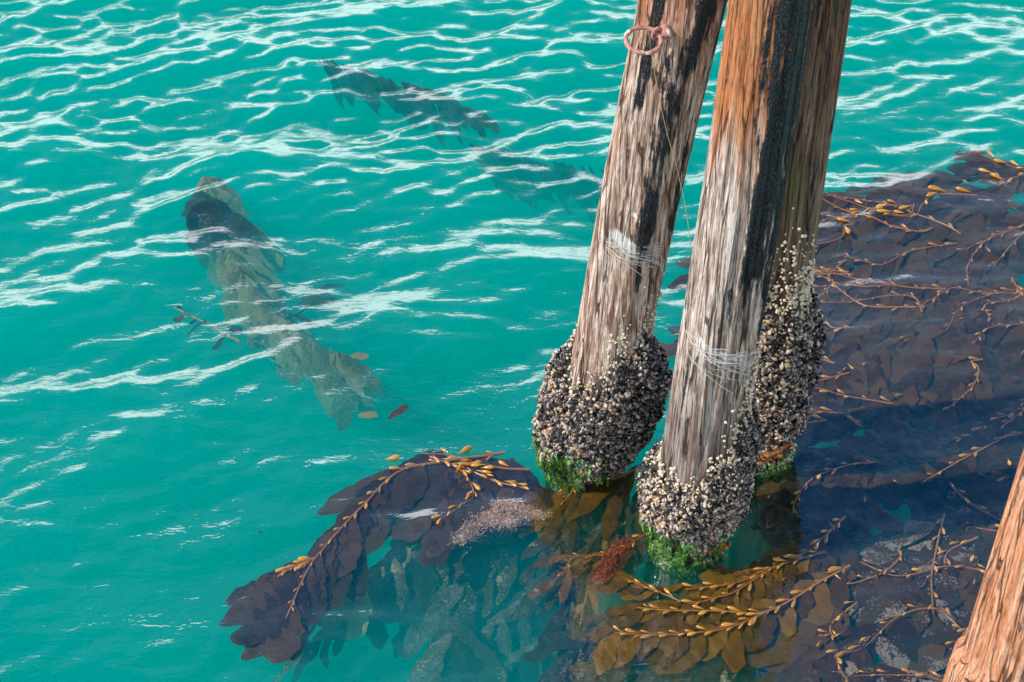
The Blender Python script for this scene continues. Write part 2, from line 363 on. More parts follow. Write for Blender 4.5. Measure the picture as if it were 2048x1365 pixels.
# ------------------------------------------------------------------ piles
DEG = math.pi / 180
def angdiff(a, b): return (a - b + np.pi) % (2 * np.pi) - np.pi
def pile(label, base, lean, rad, mat, grey, tar, pale=None, slime=None, clump=None, seed=0, ztop=4.5, zbot=-1.6, crack=.5):
    """base: xyz at the waterline; lean: (dx,dy) per metre; rad(z); grey(th,z), tar(th,z): 0..1; clump: dict"""
    root = empty('timber_pile', base, label, 'pile', 'wooden piles of the pier')
    nth, nz = 200, int((ztop - zbot) / .0125)
    a = np.linspace(0, 2 * np.pi, nth, endpoint=False); z = np.linspace(zbot, ztop, nz)
    A, Z = np.meshgrid(a, z)                            # angle 0 faces the camera side (-y), positive towards +x
    ca, sa = np.sin(A), -np.cos(A)
    R = rad(Z)
    g = fbm(ca * 3.2 + seed, sa * 3.2, Z * .35, seed, 3); g2 = vnoise(ca * 9 + seed, sa * 9, Z * .9, seed + 3); g3 = vnoise(ca * 26, sa * 26, Z * 2.2 + seed, seed + 4)
    disp = .03 * (g - .5) + .010 * (g2 - .5) + .004 * (g3 - .5)
    disp -= .010 * crack * sstep(.08, 0, np.abs(g2 - .5)) * sstep(.4, .6, vnoise(ca * 4, sa * 4, Z * 1.5, seed + 8))    # drying cracks
    tr_ = np.clip(.92 * tar(angdiff(A, 0), Z) + 1.25 * (fbm(ca * 5 + 9, sa * 5, Z * 1.3 + seed, seed + 5, 4) - .5), 0, 1)
    disp += .0035 * sstep(.4, .6, tr_)
    def axis_at(zz): return lean[0] * zz + .006 * np.sin(zz * 2.1 + seed), lean[1] * zz
    ax, ay = axis_at(Z)
    V = np.stack([ax + (R + disp) * ca, ay + (R + disp) * sa, Z], -1).reshape(-1, 3)
    at = dict(tar=tr_, grey=np.clip(grey(angdiff(A, 0), Z), 0, 1), pale=np.zeros_like(A) if pale is None else np.clip(pale(angdiff(A, 0), Z), 0, 1),
              slime=np.zeros_like(A) if slime is None else np.clip(slime(angdiff(A, 0), Z), 0, 1),
              wet=np.maximum(.75 * sstep(.25, .02, Z), (clump or {}).get('damp', 0) * sstep(1.0, .6, Z)) if clump else np.zeros_like(A))
    F = grid_faces(nz, nth, True).tolist() + [list(range(nth))[::-1], list(range((nz - 1) * nth, nz * nth))]
    link('shaft', mesh('shaft', V, F, mat, True, at), root)
    if not clump: return root
    # ---- mussel bed: a lumpy sleeve whose thickness follows the clump
    zt, zl, th_ = clump['top'], clump['low'], clump['thick']
    def thick(A_, Z_):
        c_, s_ = np.sin(A_), -np.cos(A_)
        top = zt(A_) + .16 * (fbm(c_ * 3, s_ * 3, 0 * Z_ + seed, seed + 20, 4) - .5) * 2; low = zl(A_) + .07 * (vnoise(c_ * 2.5, s_ * 2.5, 0 * Z_ + seed, seed + 21) - .5) * 2
        u = (Z_ - low) / np.maximum(top - low, .05)
        prof = sstep(1.0, .62, u) * sstep(-.25, .18, u)
        lump = .1 + 1.8 * fbm(c_ * 3.4 + seed, s_ * 3.4, Z_ * 6, seed + 22, 3)
        return .86 * th_(A_) * prof * lump, top, low
    def surf(A_, Z_, extra=0):
        th2, top, low = thick(A_, Z_); ax_, ay_ = axis_at(Z_); rr = rad(Z_) + .004 + th2 + extra
        return np.stack([ax_ + rr * np.sin(A_), ay_ - rr * np.cos(A_), Z_], -1), th2, top, low
    a2 = np.linspace(0, 2 * np.pi, 90, endpoint=False); z2 = np.linspace(-.45, 1.25, 110); A2, Z2 = np.meshgrid(a2, z2)
    p2, t2, top2, low2 = surf(A2, Z2, -.004)
    ins = (t2 < .004)[..., None]; ax2, ay2 = axis_at(Z2)
    rin = (rad(Z2) - .03)[..., None]; core = np.stack([ax2, ay2, Z2], -1) + rin * np.stack([np.sin(A2), -np.cos(A2), 0 * A2], -1)
    p2 = np.where(ins, core, p2)
    bed = link('mussel_bed', mesh('mussel_bed', p2.reshape(-1, 3), grid_faces(110, 90, True), M_BED), root)
    # ---- mussels
    r_ = np.random.default_rng(seed + 100); NM = clump['mussels']
    A3 = r_.uniform(-np.pi, np.pi, NM * 4); Z3 = r_.uniform(-.3, 1.2, NM * 4)
    p3, t3, top3, low3 = surf(A3, Z3); keep = (t3 > .012) & (Z3 > low3 - .05) & (r_.uniform(size=len(A3)) < .55 + .45 * (np.cos(A3) > -.3))
    A3, Z3, p3, t3, top3 = [q[keep][:NM] for q in (A3, Z3, p3, t3, top3)]
    e = .01; du = surf(A3 + e, Z3)[0] - surf(A3 - e, Z3)[0]; dv = surf(A3, Z3 + e)[0] - surf(A3, Z3 - e)[0]
    nr = np.cross(du, dv); nr /= np.linalg.norm(nr, axis=1)[:, None] + 1e-9
    m = len(A3); e1, e2, e3 = frames(nr, r_.uniform(-np.pi, np.pi, m), r_.uniform(.1, 1.1, m))
    Ls = r_.uniform(.5, 1.35, m) * .030 * (1 - .25 * sstep(-.25, 0, Z3 - top3)); size = np.stack([Ls, Ls * r_.uniform(.46, .6, m), Ls * r_.uniform(.36, .46, m)], 1)
    rnd = np.clip(r_.beta(1.2, 1.5, m) + .18 * (vnoise(A3 * 5, Z3 * 12, 0 * A3, seed) - .5) + .18 * np.cos(A3 + .8) - .02, 0, 1)  # random tone, plus sun-side lightening and shaded-side darkening painted into the shells
    p3 = p3 + nr * r_.uniform(-.002, .007, m)[:, None]
    cdir = np.array([0, 0, H]) - np.array(base); cdir /= np.linalg.norm(cdir)
    scatter(bed, MUS, MUS_ME, 'mussel', 'mussel_crust', M_MUSSEL, p3, e1, e2, e3, size, rnd, np.maximum(nr @ cdir, 0))
    # ---- barnacles: a crowded fringe over the mussels, thinning upward, some on the mussels
    NB = clump['barnacles']; A4 = r_.uniform(-np.pi, np.pi, NB * 12); Z4 = r_.uniform(0, 1.6, NB * 12)
    p4, t4, top4, low4 = surf(A4, Z4); bt = clump['btop'](A4); up_ = (Z4 - top4) / np.maximum(bt - top4, .03)
    pr = np.where(Z4 > top4 - .09, np.exp(-np.maximum(up_, 0) * 2.2) * (.25 + .75 * sstep(.38, .55, vnoise(np.sin(A4) * 6, np.cos(A4) * 6, Z4 * 9, seed + 41))) * (up_ < 1.6), .05) * (Z4 > low4)
    keep = r_.uniform(size=len(A4)) < pr * (bt > top4 - .2); A4, Z4, p4 = [q[keep][:NB] for q in (A4, Z4, p4)]
    du = surf(A4 + e, Z4)[0] - surf(A4 - e, Z4)[0]; dv = surf(A4, Z4 + e)[0] - surf(A4, Z4 - e)[0]
    nr = np.cross(du, dv); nr /= np.linalg.norm(nr, axis=1)[:, None] + 1e-9; nr += r_.normal(0, .25, nr.shape); nr /= np.linalg.norm(nr, axis=1)[:, None]
    m = len(A4); e1, e2, _ = frames(nr, r_.uniform(-3, 3, m), np.zeros(m)); d = .006 + .011 * r_.beta(1.3, 2.2, m)
    size = np.stack([d, d, d * r_.uniform(.6, .9, m)], 1); rnd = np.clip(r_.beta(2, 2, m) + clump.get('yellow', 0) * (r_.uniform(size=m) < .4), 0, 1)
    # shaft relief: seat the shells on the real surface
    p4 = p4 + nr * (r_.uniform(-.004, .004, m))[:, None]
    scatter(root, BAR, BAR_ME, 'barnacle', 'barnacle_crust', M_BARN, p4, e1, e2, nr, size, rnd, np.maximum(nr @ cdir, 0))
    # ---- green algae tufts round the waterline
    NG = clump['green']; A5 = r_.normal(clump['green_at'], clump.get('green_w', .75), NG); Z5 = clump['green_z'] * r_.beta(1.1, 1.8, NG) - .04
    kp = vnoise(np.sin(A5) * 9, np.cos(A5) * 9, Z5 * 22, seed + 60) > .47; A5, Z5 = A5[kp], Z5[kp]; NG = len(A5)
    p5, *_ = surf(A5, Z5); rad_dir = np.stack([np.sin(A5), -np.cos(A5), 0 * A5], 1)
    vs, fs, rs = [], [], []; tanv = np.stack([np.cos(A5), np.sin(A5), 0 * A5], 1)
    ln = r_.uniform(.018, .05, NG); wd = r_.uniform(.0025, .006, NG); sw = r_.normal(0, .5, NG); q = r_.uniform(size=NG)
    for k, (out_, dn) in enumerate(((-.004, 0), (.012, -.25), (.017, -.65), (.012, -1.0))):
        c = p5 + rad_dir * (out_ + r_.uniform(0, .006, NG))[:, None] + tanv * (sw * ln * (k / 3.) ** 1.5)[:, None]; c[:, 2] += ln * dn
        ww = wd * (1, 1.2, 1, .25)[k]
        vs += [c - tanv * ww[:, None], c + tanv * ww[:, None]]
    V = np.stack(vs, 1); b0 = (np.arange(NG) * 8)[:, None]
    F = np.concatenate([b0 + np.array([[2 * k, 2 * k + 1, 2 * k + 3, 2 * k + 2]]) for k in range(3)])
    link('green_algae', mesh('green_algae', V.reshape(-1, 3), F, M_GREEN, True, {'rnd': np.repeat(q, 8)}), root, kind='stuff')
    # ---- orange sponge crust
    for (sa_, sz, sr) in clump.get('sponge', ()):
        blob(root, surf(np.array([sa_]), np.array([sz]))[0][0], sr, M_SPONGE, 'orange_sponge', seed)
    return root

def blob(parent, p, r, mat, name, seed=0, n=26, flat=.6):
    rr = np.random.default_rng(seed + 17); parts = []
    for k in range(n):
        c = np.asarray(p) + rr.normal(0, r * .42, 3) * (1.5, .8, flat * .5); q = r * rr.uniform(.22, .5)
        a = np.linspace(0, 2 * np.pi, 8, endpoint=False); ph = np.linspace(.05, np.pi - .05, 6)
        AA, PP = np.meshgrid(a, ph); d = np.stack([np.cos(AA) * np.sin(PP), np.sin(AA) * np.sin(PP), np.cos(PP)], -1)
        d = d * (q * (.45 + 1.1 * vnoise(d[..., 0] * 2.3 + k, d[..., 1] * 2.3, d[..., 2] * 2.3, seed))[..., None])
        parts.append(((c + d).reshape(-1, 3), grid_faces(6, 8, True)))
    V, F = join(parts); return link(name, mesh(name, V, F, mat), parent)

def interp_deg(pts):
    x = np.array([p[0] for p in pts]) * DEG; y = np.array([p[1] for p in pts], float)
    return lambda a: np.interp(angdiff(a, 0), x, y, period=2 * np.pi)
gau = lambda d, s: np.exp(-(d / s) ** 2)

# left pile
bL = P(1168, 925); tL = PY(1367, 0, bL[1]); leanL = ((tL[0] - bL[0]) / tL[2], 0)
radL = lambda z: .138 + .006 * z + 0 * z
pile('pale tan weathered pile carrying the iron ring, pale twine band and mussels', bL, leanL, radL, W_LEFT,
     grey=lambda a, z: .75 - .5 * sstep(1.7, 2.5, z), seed=1,
     tar=lambda a, z: .72 * gau(angdiff(a, (17 + 10 * np.sin(z * 3)) * DEG), .40) * sstep(.7, 1.3, z) + .5 * gau(angdiff(a, 75 * DEG), .5) * sstep(.9, 1.3, z) + .36 * gau(angdiff(a, -40 * DEG), .35) * sstep(1.5, 1.9, z) + .3 * gau(a, .5) * gau(z - 1.28, .1),
     pale=lambda a, z: .75 * gau(z - 1.16 + .08 * a, .035) * sstep(.75, .2, np.abs(a + .25)) + .42 * gau(z - 1.3 + .06 * a, .02) * sstep(.7, .2, np.abs(a)) + .25 * sstep(1.7, 1.4, z) * sstep(.9, 1.2, z),
     clump=dict(top=interp_deg([(-180, .5), (-100, .6), (-60, .47), (-25, .50), (0, .66), (40, .76), (75, .72), (120, .65)]),
                low=interp_deg([(-180, .0), (-100, .1), (-60, .12), (-20, .10), (20, .12), (60, .14), (120, .06)]),
                thick=interp_deg([(-180, .06), (-120, .07), (-80, .095), (-40, .085), (0, .06), (45, .08), (90, .105), (140, .07)]),
                btop=interp_deg([(-180, .5), (-60, .5), (-30, .6), (0, .86), (40, .93), (80, .92), (130, .5)]), yellow=.25,
                mussels=5200, barnacles=750, green=2600, green_at=-48 * DEG, green_w=.45, green_z=.26, sponge=((-5 * DEG, .12, .025), (-20 * DEG, .09, .02))))
# middle pile
bM = P(1381, 1068); tM = PY(1542, 0, bM[1]); leanM = ((tM[0] - bM[0]) / tM[2], 0)
radM = lambda z: .147 - .006 * z + 0 * z
pile('orange and grey pile with a tarred streak, standing in golden kelp', bM, leanM, radM, W_MID,
     grey=lambda a, z: 1.0 - .85 * sstep(1.3, 2.2, z) - .25 * sstep(.95, .6, z), seed=4,
     tar=lambda a, z: .85 * gau(angdiff(a, (10 - 8 * np.sin(z * 2.2)) * DEG), .38) * sstep(.95, 1.5, z) + .5 * gau(angdiff(a, 65 * DEG), .5) * sstep(.8, 1.5, z) + .4 * gau(a - .15, .45) * gau(z - 1.12, .17) + .35 * gau(angdiff(a, 80 * DEG), .5) + .3 * gau(angdiff(a, -62 * DEG), .25) * sstep(1.7, 2.1, z) + .3 * gau(angdiff(a, -70 * DEG), .3) * sstep(1.3, 1.0, z),
     pale=lambda a, z: .62 * gau(z - 1.0 + .07 * a, .035) * sstep(1.1, .5, np.abs(a + .1)) + .3 * sstep(1.8, 1.6, z) * sstep(1.15, 1.4, z) * sstep(.4, .0, a),
     slime=lambda a, z: .5 * gau(a - .35, .25) * gau(z - 1.05, .2),
     clump=dict(top=interp_deg([(-180, .6), (-100, .42), (-60, .36), (-20, .34), (10, .44), (40, .56), (70, .66), (110, .8)]),
                low=interp_deg([(-180, .05), (-60, .14), (-20, .12), (20, .10), (60, .1), (120, .06)]),
                thick=interp_deg([(-180, .06), (-90, .06), (-30, .065), (30, .065), (90, .06)]),
                btop=interp_deg([(-180, .7), (-90, .42), (-40, .40), (0, .46), (30, .72), (60, .98), (100, 1.1), (140, .8)]),
                damp=.55, yellow=.2, mussels=4600, barnacles=1500, green=3000, green_at=-22 * DEG, green_w=.5, green_z=.22, sponge=((28 * DEG, .1, .03), (38 * DEG, .05, .035), (18 * DEG, .13, .02))))
# rear pile
bR = P(1525, 905); tR = PY(1624, 0, bR[1]); leanR = ((tR[0] - bR[0]) / tR[2], 0)
radR = lambda z: .104 + .010 * z + 0 * z
pile('narrower brown pile close behind the orange one, barnacles reaching highest', bR, leanR, radR, W_REAR,
     grey=lambda a, z: .5 - .3 * sstep(1.2, 2.4, z), seed=9,
     tar=lambda a, z: .28 * gau(angdiff(a, 30 * DEG), .5) + .2 * sstep(1.8, 2.6, z),
     slime=lambda a, z: .62 * gau(z - 1.35, .3) * gau(a, .6), clump=dict(
                top=interp_deg([(-180, .6), (-60, .8), (0, .9), (60, .88), (120, .8)]),
                low=interp_deg([(-180, .05), (0, .16), (90, .16), (140, .1)]),
                thick=interp_deg([(-180, .04), (-60, .035), (0, .045), (60, .065), (120, .045)]),
                btop=interp_deg([(-180, .7), (-60, 1.05), (0, 1.12), (50, 1.08), (100, .95)]), yellow=.12,
                mussels=4000, barnacles=2000, green=700, green_at=10 * DEG, green_w=.7, green_z=.12, sponge=((0, .12, .03), (-12 * DEG, .07, .03), (20 * DEG, .16, .025))))
# near pile at the pier
YN = P(1900, 1365, 1.0)[1]
e0, e1_ = PY(2048, 890, YN), PY(1893, 1365, YN); ln_ = (e0[0] - e1_[0]) / (e0[2] - e1_[2]); rN = .17
bN = np.array([e1_[0] - ln_ * e1_[2] + rN * 1.03 + .022, YN, 0.])
pile('bright reddish pile nearest the pier, bare of shells', bN, (ln_, 0), lambda z: rN + .025 * sstep(e1_[2] + .14, e1_[2] + .05, z) + 0 * z, W_NEAR, seed=13, crack=1.4,
     grey=lambda a, z: .25 + 0 * z, tar=lambda a, z: .12 + 0 * a, pale=lambda a, z: .28 * gau(angdiff(a, -60 * DEG), .5) + 0 * z)

# ------------------------------------------------------------------ iron ring, twine, line
def on_pile(base, lean, rad, a, z, off=0.0):
    return np.array([base[0] + lean[0] * z + (rad(z) + off) * math.sin(a), base[1] + lean[1] * z - (rad(z) + off) * math.cos(a), z])
anc = PY(1331, 60, bL[1] - radL(2.3) * .93)
rc = PY(1287, 81, anc[1] - .055)
ring = empty('mooring_ring', anc, 'rusty iron ring sticking out from the tan pile', 'ring')
vx = np.array([.985, .17, 0]); vx /= np.linalg.norm(vx); vy = np.array([.17, -.94, -.30]); vy -= (vy @ vx) * vx; vy /= np.linalg.norm(vy)
a = np.linspace(0, 2 * np.pi, 41); RR = .060
pts = rc - anc + RR * (np.cos(a)[:, None] * vx + .98 * np.sin(a)[:, None] * vy)
hit = pts[np.argmin(np.linalg.norm(pts, axis=1))]
V, F = tube(pts, .0080 + .0012 * np.sin(a * 7), 8); link('ring', mesh('ring', V, F, M_RUST), ring)
q = hit / np.linalg.norm(hit); s = np.cross(q, vx); s /= np.linalg.norm(s)
eye = [hit * 0, hit * .55, hit * .85 + s * .018, hit + q * .012 + s * .018, hit + q * .022, hit + q * .012 - s * .018, hit * .85 - s * .018, hit * .6]
V, F = tube(smooth_path(eye, 30), .0065, 8); link('eye_bolt', mesh('eye_bolt', V, F, M_RUST), ring)
a = np.linspace(0, 2 * np.pi, 12, endpoint=False); V = np.concatenate([np.stack([.017 * r * np.cos(a), 0 * a + y_, .017 * r * np.sin(a)], 1) for r, y_ in ((1, .03), (1, -.034), (.8, -.04), (.01, -.042))])
link('washer_plate', mesh('washer_plate', V, grid_faces(4, 12, True), M_RUST), ring)

def line(name, label, pts, r, mat, n=40):
    p = smooth_path(pts, n); V, F = tube(p - p[0], r, 5)
    o = link(name, mesh(name, V, F, mat, True, {'rnd': np.full(len(V), .5)}), None, label=label, category='line'); o.location = p[0].tolist(); return o
yl = bL[1] - .17
line('fishing_line', 'thin golden fishing line trailing down from the iron ring', [PY(1297, 62, yl - .04), PY(1310, 150, yl), PY(1330, 250, yl - .01), PY(1352, 330, yl - .03), PY(1372, 420, yl - .05), PY(1382, 500, yl - .05)], .0011, M_LINE)

def twine(label, base, lean, rad, z0, a0, a1, nstr, seed, spread):
    r_ = np.random.default_rng(seed); parts, rn = [], []
    p0 = on_pile(base, lean, rad, (a0 + a1) / 2, z0)
    for k in range(nstr):
        b0 = r_.uniform(a0, a0 + .5 * (a1 - a0)); b1 = min(a1, b0 + r_.uniform(.25, .9) * (a1 - a0)); m = 12
        aa = np.linspace(b0, b1, m); zc = z0 + r_.normal(0, spread) - .045 * (aa - a0) + r_.normal(0, .03) * (aa - b0) + np.cumsum(r_.normal(0, .0022, m))
        off = .004 + r_.uniform(0, .004) + 0 * aa
        pts = np.array([on_pile(base, lean, rad, x, zz, of) for x, zz, of in zip(aa, zc, np.broadcast_to(off, m))]) - p0
        if r_.uniform() < .25: pts[-4:] += np.array([0, -.012, -.02]) * np.linspace(.2, 1, 4)[:, None] ** 1.5
        vv, ff = tube(pts, r_.uniform(.0004, .0012), 4); parts.append((vv, ff)); rn.append(np.full(len(vv), r_.uniform()))
    V, F = join(parts); o = link('frayed_twine', mesh('frayed_twine', V, F, M_TWINE, True, {'rnd': np.concatenate(rn)}), None, label=label, category='twine')
    o.location = p0.tolist(); o['group'] = 'old twine wound on the piles'
twine('frayed pale twine wound round the tan pile below the ring', bL, leanL, radL, 1.19, -1.15, .75, 24, 3, .024)
twine('frayed pale twine wound round the orange and grey pile', bM, leanM, radM, 1.03, -1.2, 1.0, 24, 4, .024)

# ------------------------------------------------------------------ kelp
NBX, NBY = 14, 5
def blade_shape(k, bend, ragged):
    r_ = np.random.default_rng(k + 50); x = np.linspace(0, 1, NBX)
    wd = (np.maximum(x, .004) ** .6) * (1 - .985 * x ** 2.2) ** .6; wd /= wd.max()
    if ragged: wd *= 1 - .18 * sstep(.5, 1, x) * r_.uniform(0, 1, NBX)
    yy = np.linspace(-.5, .5, NBY); Xg, Yg = np.meshgrid(x, yy, indexing='ij')
    Yv = Yg * wd[:, None] * (1 + .05 * r_.normal(0, 1, (NBX, NBY)) * (np.abs(Yg) > .4)) + bend * (Xg ** 2) * .55
    ph = r_.uniform(0, 6.28, 2)
    Zv = .05 * np.sin(Xg * 13 + ph[0] + 2.4 * np.sign(Yg)) * (np.abs(Yg) * 2) ** 2 * wd[:, None] + .035 * np.sin(Xg * 5 + ph[1]) * Xg - .03 * np.abs(Yg) * wd[:, None]
    return np.stack([Xg, Yv, Zv], -1).reshape(-1, 3), grid_faces(NBX, NBY, False)
BSH = [blade_shape(k, b, k % 3 == 2) for k, b in enumerate((0, .5, -.5, .9, -.9, .25, -.3, 1.3, -1.3))]
BME = {}
def blade_mesh(k, mat):
    if (k, mat.name) not in BME: BME[(k, mat.name)] = mesh('blade', *BSH[k], mat)
    return BME[(k, mat.name)]
a = np.linspace(0, 2 * np.pi, 8, endpoint=False); prof = ((0, .16), (.14, .2), (.4, .62), (.66, 1), (.86, .8), (.97, .34), (1, .05))
V = np.concatenate([np.stack([np.full(8, x), .5 * r * np.cos(a), .5 * r * np.sin(a)], 1) for x, r in prof])
FLOAT_ME = mesh('float', V, grid_faces(len(prof), 8, True), M_FLOAT)

def place(name, me, parent, org, p, d, up, sc):
    d = d / np.linalg.norm(d); s = np.cross(up, d); s /= np.linalg.norm(s) + 1e-9; u = np.cross(d, s)
    M = np.eye(4); M[:3, 0] = d * sc[0]; M[:3, 1] = s * sc[1]; M[:3, 2] = u * sc[2]; M[:3, 3] = p - org
    o = link(name, me, parent); o.matrix_local = Matrix(M.tolist()); return o
rk = np.random.default_rng(77)
def U(a, b): return float(rk.uniform(a, b))
def blade(root, org, q, bd, bl, bw, mat, depth, sink):
    ruf = .004 if depth[0] < .04 else .007
    # a blade lies in the water: it rides the swell, hanging a little deeper towards its tip
    tv = BSH[int(rk.integers(len(BSH)))][0]; sd_ = np.array([-bd[1], bd[0]]); sag = U(depth[0], depth[1]); dip = sink * U(.2, 1); roll = U(-.25, .25)
    x_ = q[0] + tv[:, 0] * bl * bd[0] + tv[:, 1] * bw * sd_[0]; y_ = q[1] + tv[:, 0] * bl * bd[1] + tv[:, 1] * bw * sd_[1]
    x_, y_ = x_ + ruf * np.sin(y_ * 75 + q[0] * 30) * np.minimum(1, tv[:, 0] * 5), y_ + ruf * np.sin(x_ * 62 + q[1] * 30) * np.minimum(1, tv[:, 0] * 5)
    wob = .006 * np.sin(x_ * 41 + y_ * 23 + bl * 90) * np.minimum(1, tv[:, 0] * 4)
    dz = depth[0] * .7 + (sag - depth[0] * .7 + dip) * tv[:, 0] + np.abs(tv[:, 2]) * bl * .45 + (roll * tv[:, 1] + .25 * abs(roll)) * bw * .5 + np.abs(wob)
    z_ = wave(x_, y_) - np.maximum(dz, depth[0] * .45)
    p0 = np.array([q[0], q[1], z_[NBY // 2]]); V = np.column_stack([x_, y_, z_]) - p0
    o = link('blade', mesh('blade', V, BSH[0][1], mat), root); o.location = (p0 - org).tolist(); return o
def frond(paths, label, group, n=12, L=.28, W=.10, fl=.048, mat=None, depth=(.012, .05), drift=None, dmix=.4, spread=35, sink=.03, stipe_r=.005, floats=True, fz=-.004, per=1, cat='kelp', jit=.0, fprob=1.0, show_stipe=True, hide=0.0):
    """paths: list of photo-pixel polylines lying on the water; the first is the main stipe"""
    mat = mat or K_BROWN
    org = None; root = None
    for pi, path in enumerate(paths):
        W2 = smooth_path([P(*q, -(depth[0] + depth[1]) / 2 if depth[0] > .035 else 0)[:2] for q in path], 40)
        if jit: W2 = W2 + np.cumsum(rk.normal(0, jit, W2.shape), 0)
        zs = wave(W2[:, 0], W2[:, 1])
        hid = hide > 0 and U(0, 1) < hide
        pts = np.column_stack([W2, zs - depth[0] - (.04 if hid else 0)])
        if root is None:
            org = pts[0].copy(); root = empty('kelp_frond', org, label, cat, group)
        rr = np.linspace(stipe_r, stipe_r * .5, 40)
        V, F = tube(pts - org, rr, 6); link('stipe', mesh('stipe', V, F, M_STIPE if show_stipe else mat), root)
        seg = np.linalg.norm(np.diff(W2, axis=0), axis=1).sum(); m = max(3, int(n * (1 if pi == 0 else .7)))
        for i in range(m):
            u = (i + .5 + U(-.3, .3)) / m * 39; j = int(np.clip(u, 1, 37)); p = pts[j]
            tg = pts[j + 1] - pts[j - 1]; tg[2] = 0; tg /= np.linalg.norm(tg)
            for rep in range(per):
                sd = 1 if (i + rep) % 2 else -1; an = sd * math.radians(spread * U(.15, 1.7))
                d = np.array([tg[0] * math.cos(an) - tg[1] * math.sin(an), tg[0] * math.sin(an) + tg[1] * math.cos(an), 0])
                k = U(.6, 1.35) * (1 - .4 * i / m)
                f_len = fl * U(.6, 1.45) * (1 - .3 * i / m)
                q = p + d * .004
                if floats and U(0, 1) < (.12 if hid else fprob):
                    af = sd * math.radians(U(12, 34)); fd = np.array([tg[0] * math.cos(af) - tg[1] * math.sin(af), tg[0] * math.sin(af) + tg[1] * math.cos(af), U(-.1, .15)]); fp = q.copy(); fp[2] = wz(fp[0], fp[1]) + fz
                    place('float', FLOAT_ME, root, org, fp, fd, np.array([0, 0, 1.]), (f_len, f_len * U(.24, .36), f_len * .29))
                    q = fp + fd / np.linalg.norm(fd) * f_len * .96
                bd = d.copy()
                if drift is not None: bd = (1 - dmix) * d + dmix * np.array([drift[0], drift[1], 0]); bd /= np.linalg.norm(bd)
                blade(root, org, q, bd, L * k, W * k * U(.8, 1.25), mat, depth, sink)
    return root
def dpx(x0, y0, x1, y1): d = (P(x1, y1) - P(x0, y0))[:2]; return d / np.linalg.norm(d)

# the long dark frond trailing out to the left of the tan pile, and its companion
dl = dpx(780, 950, 590, 1230)
frond([[(1010, 900), (900, 915), (815, 930), (770, 960), (735, 1000), (690, 1046), (642, 1099), (622, 1122), (598, 1170), (572, 1235)], [(630, 1112), (600, 1124), (562, 1140)]],
      'long dark frond trailing from the tan pile, orange stipe down its middle', 'kelp beside the tan pile', n=32, L=.33, W=.16, fl=.045, mat=K_DARK, depth=(.010, .03), drift=dl, dmix=.84, spread=20, sink=.012, fz=-.006, stipe_r=.0065)
frond([[(760, 1000), (710, 1060), (660, 1120), (620, 1180), (570, 1240)]],
      'dark frond hanging under the long trailing one, its tips split and ragged', 'kelp beside the tan pile', n=18, L=.30, W=.15, show_stipe=False, mat=K_DARK, depth=(.025, .05), drift=dl, dmix=.9, spread=22, floats=False, sink=.02)
big = frond([[(1000, 1040), (860, 905), (882, 914), (925, 937), (948, 982), (921, 1008), (872, 1046)][1:], [(900, 922), (930, 930), (985, 955), (1057, 976)]],
      'brown frond with fat golden floats lying against the tan pile', 'kelp beside the tan pile', n=16, L=.28, W=.17, fl=.05, mat=K_BROWN, depth=(.012, .03), drift=dpx(900, 900, 900, 1100), dmix=.4, spread=40, stipe_r=.006, fz=.002)
for fx, fy, an, fl_ in ((770, 920, 10, .062), (915, 908, 35, .07), (940, 927, 5, .05), (962, 936, -5, .055), (912, 945, 60, .055)):
    q = P(fx, fy); q[2] = wz(q[0], q[1]) + .006
    place('float', FLOAT_ME, big, np.array(big.location), q, np.array([math.cos(an * DEG), math.sin(an * DEG), .1]), np.array([0, 0, 1.]), (fl_, fl_ * .38, fl_ * .38))
frond([[(1060, 940), (1010, 935), (960, 925), (900, 905), (840, 900)]],
      'dark rounded frond humped at the surface beside the tan pile', 'kelp beside the tan pile', n=14, L=.22, W=.17, fl=.05, mat=K_DARK, depth=(.006, .02), drift=dpx(900, 930, 850, 1020), dmix=.9, spread=40, fz=.004, fprob=.3)
# sunken blades under the trailing fronds
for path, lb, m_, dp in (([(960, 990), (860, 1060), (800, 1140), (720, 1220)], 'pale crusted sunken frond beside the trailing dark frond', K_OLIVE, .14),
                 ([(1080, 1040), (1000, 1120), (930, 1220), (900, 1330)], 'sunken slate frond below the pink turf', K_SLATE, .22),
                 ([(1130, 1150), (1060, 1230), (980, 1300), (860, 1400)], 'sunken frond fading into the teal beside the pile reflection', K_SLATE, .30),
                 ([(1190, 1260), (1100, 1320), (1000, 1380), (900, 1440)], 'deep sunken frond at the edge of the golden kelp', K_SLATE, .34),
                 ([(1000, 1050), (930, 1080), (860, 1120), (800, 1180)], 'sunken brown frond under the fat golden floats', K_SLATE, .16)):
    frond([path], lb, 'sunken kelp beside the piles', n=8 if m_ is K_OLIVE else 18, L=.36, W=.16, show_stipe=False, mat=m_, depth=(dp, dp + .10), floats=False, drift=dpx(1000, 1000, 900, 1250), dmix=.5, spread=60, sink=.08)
frond([[(760, 1180), (720, 1240), (660, 1290), (600, 1320)]], 'thin deep strands fading away below the trailing frond', 'sunken kelp beside the piles', n=8, L=.25, W=.06, mat=K_SLATE, depth=(.3, .45), floats=False, drift=dl, dmix=.6)

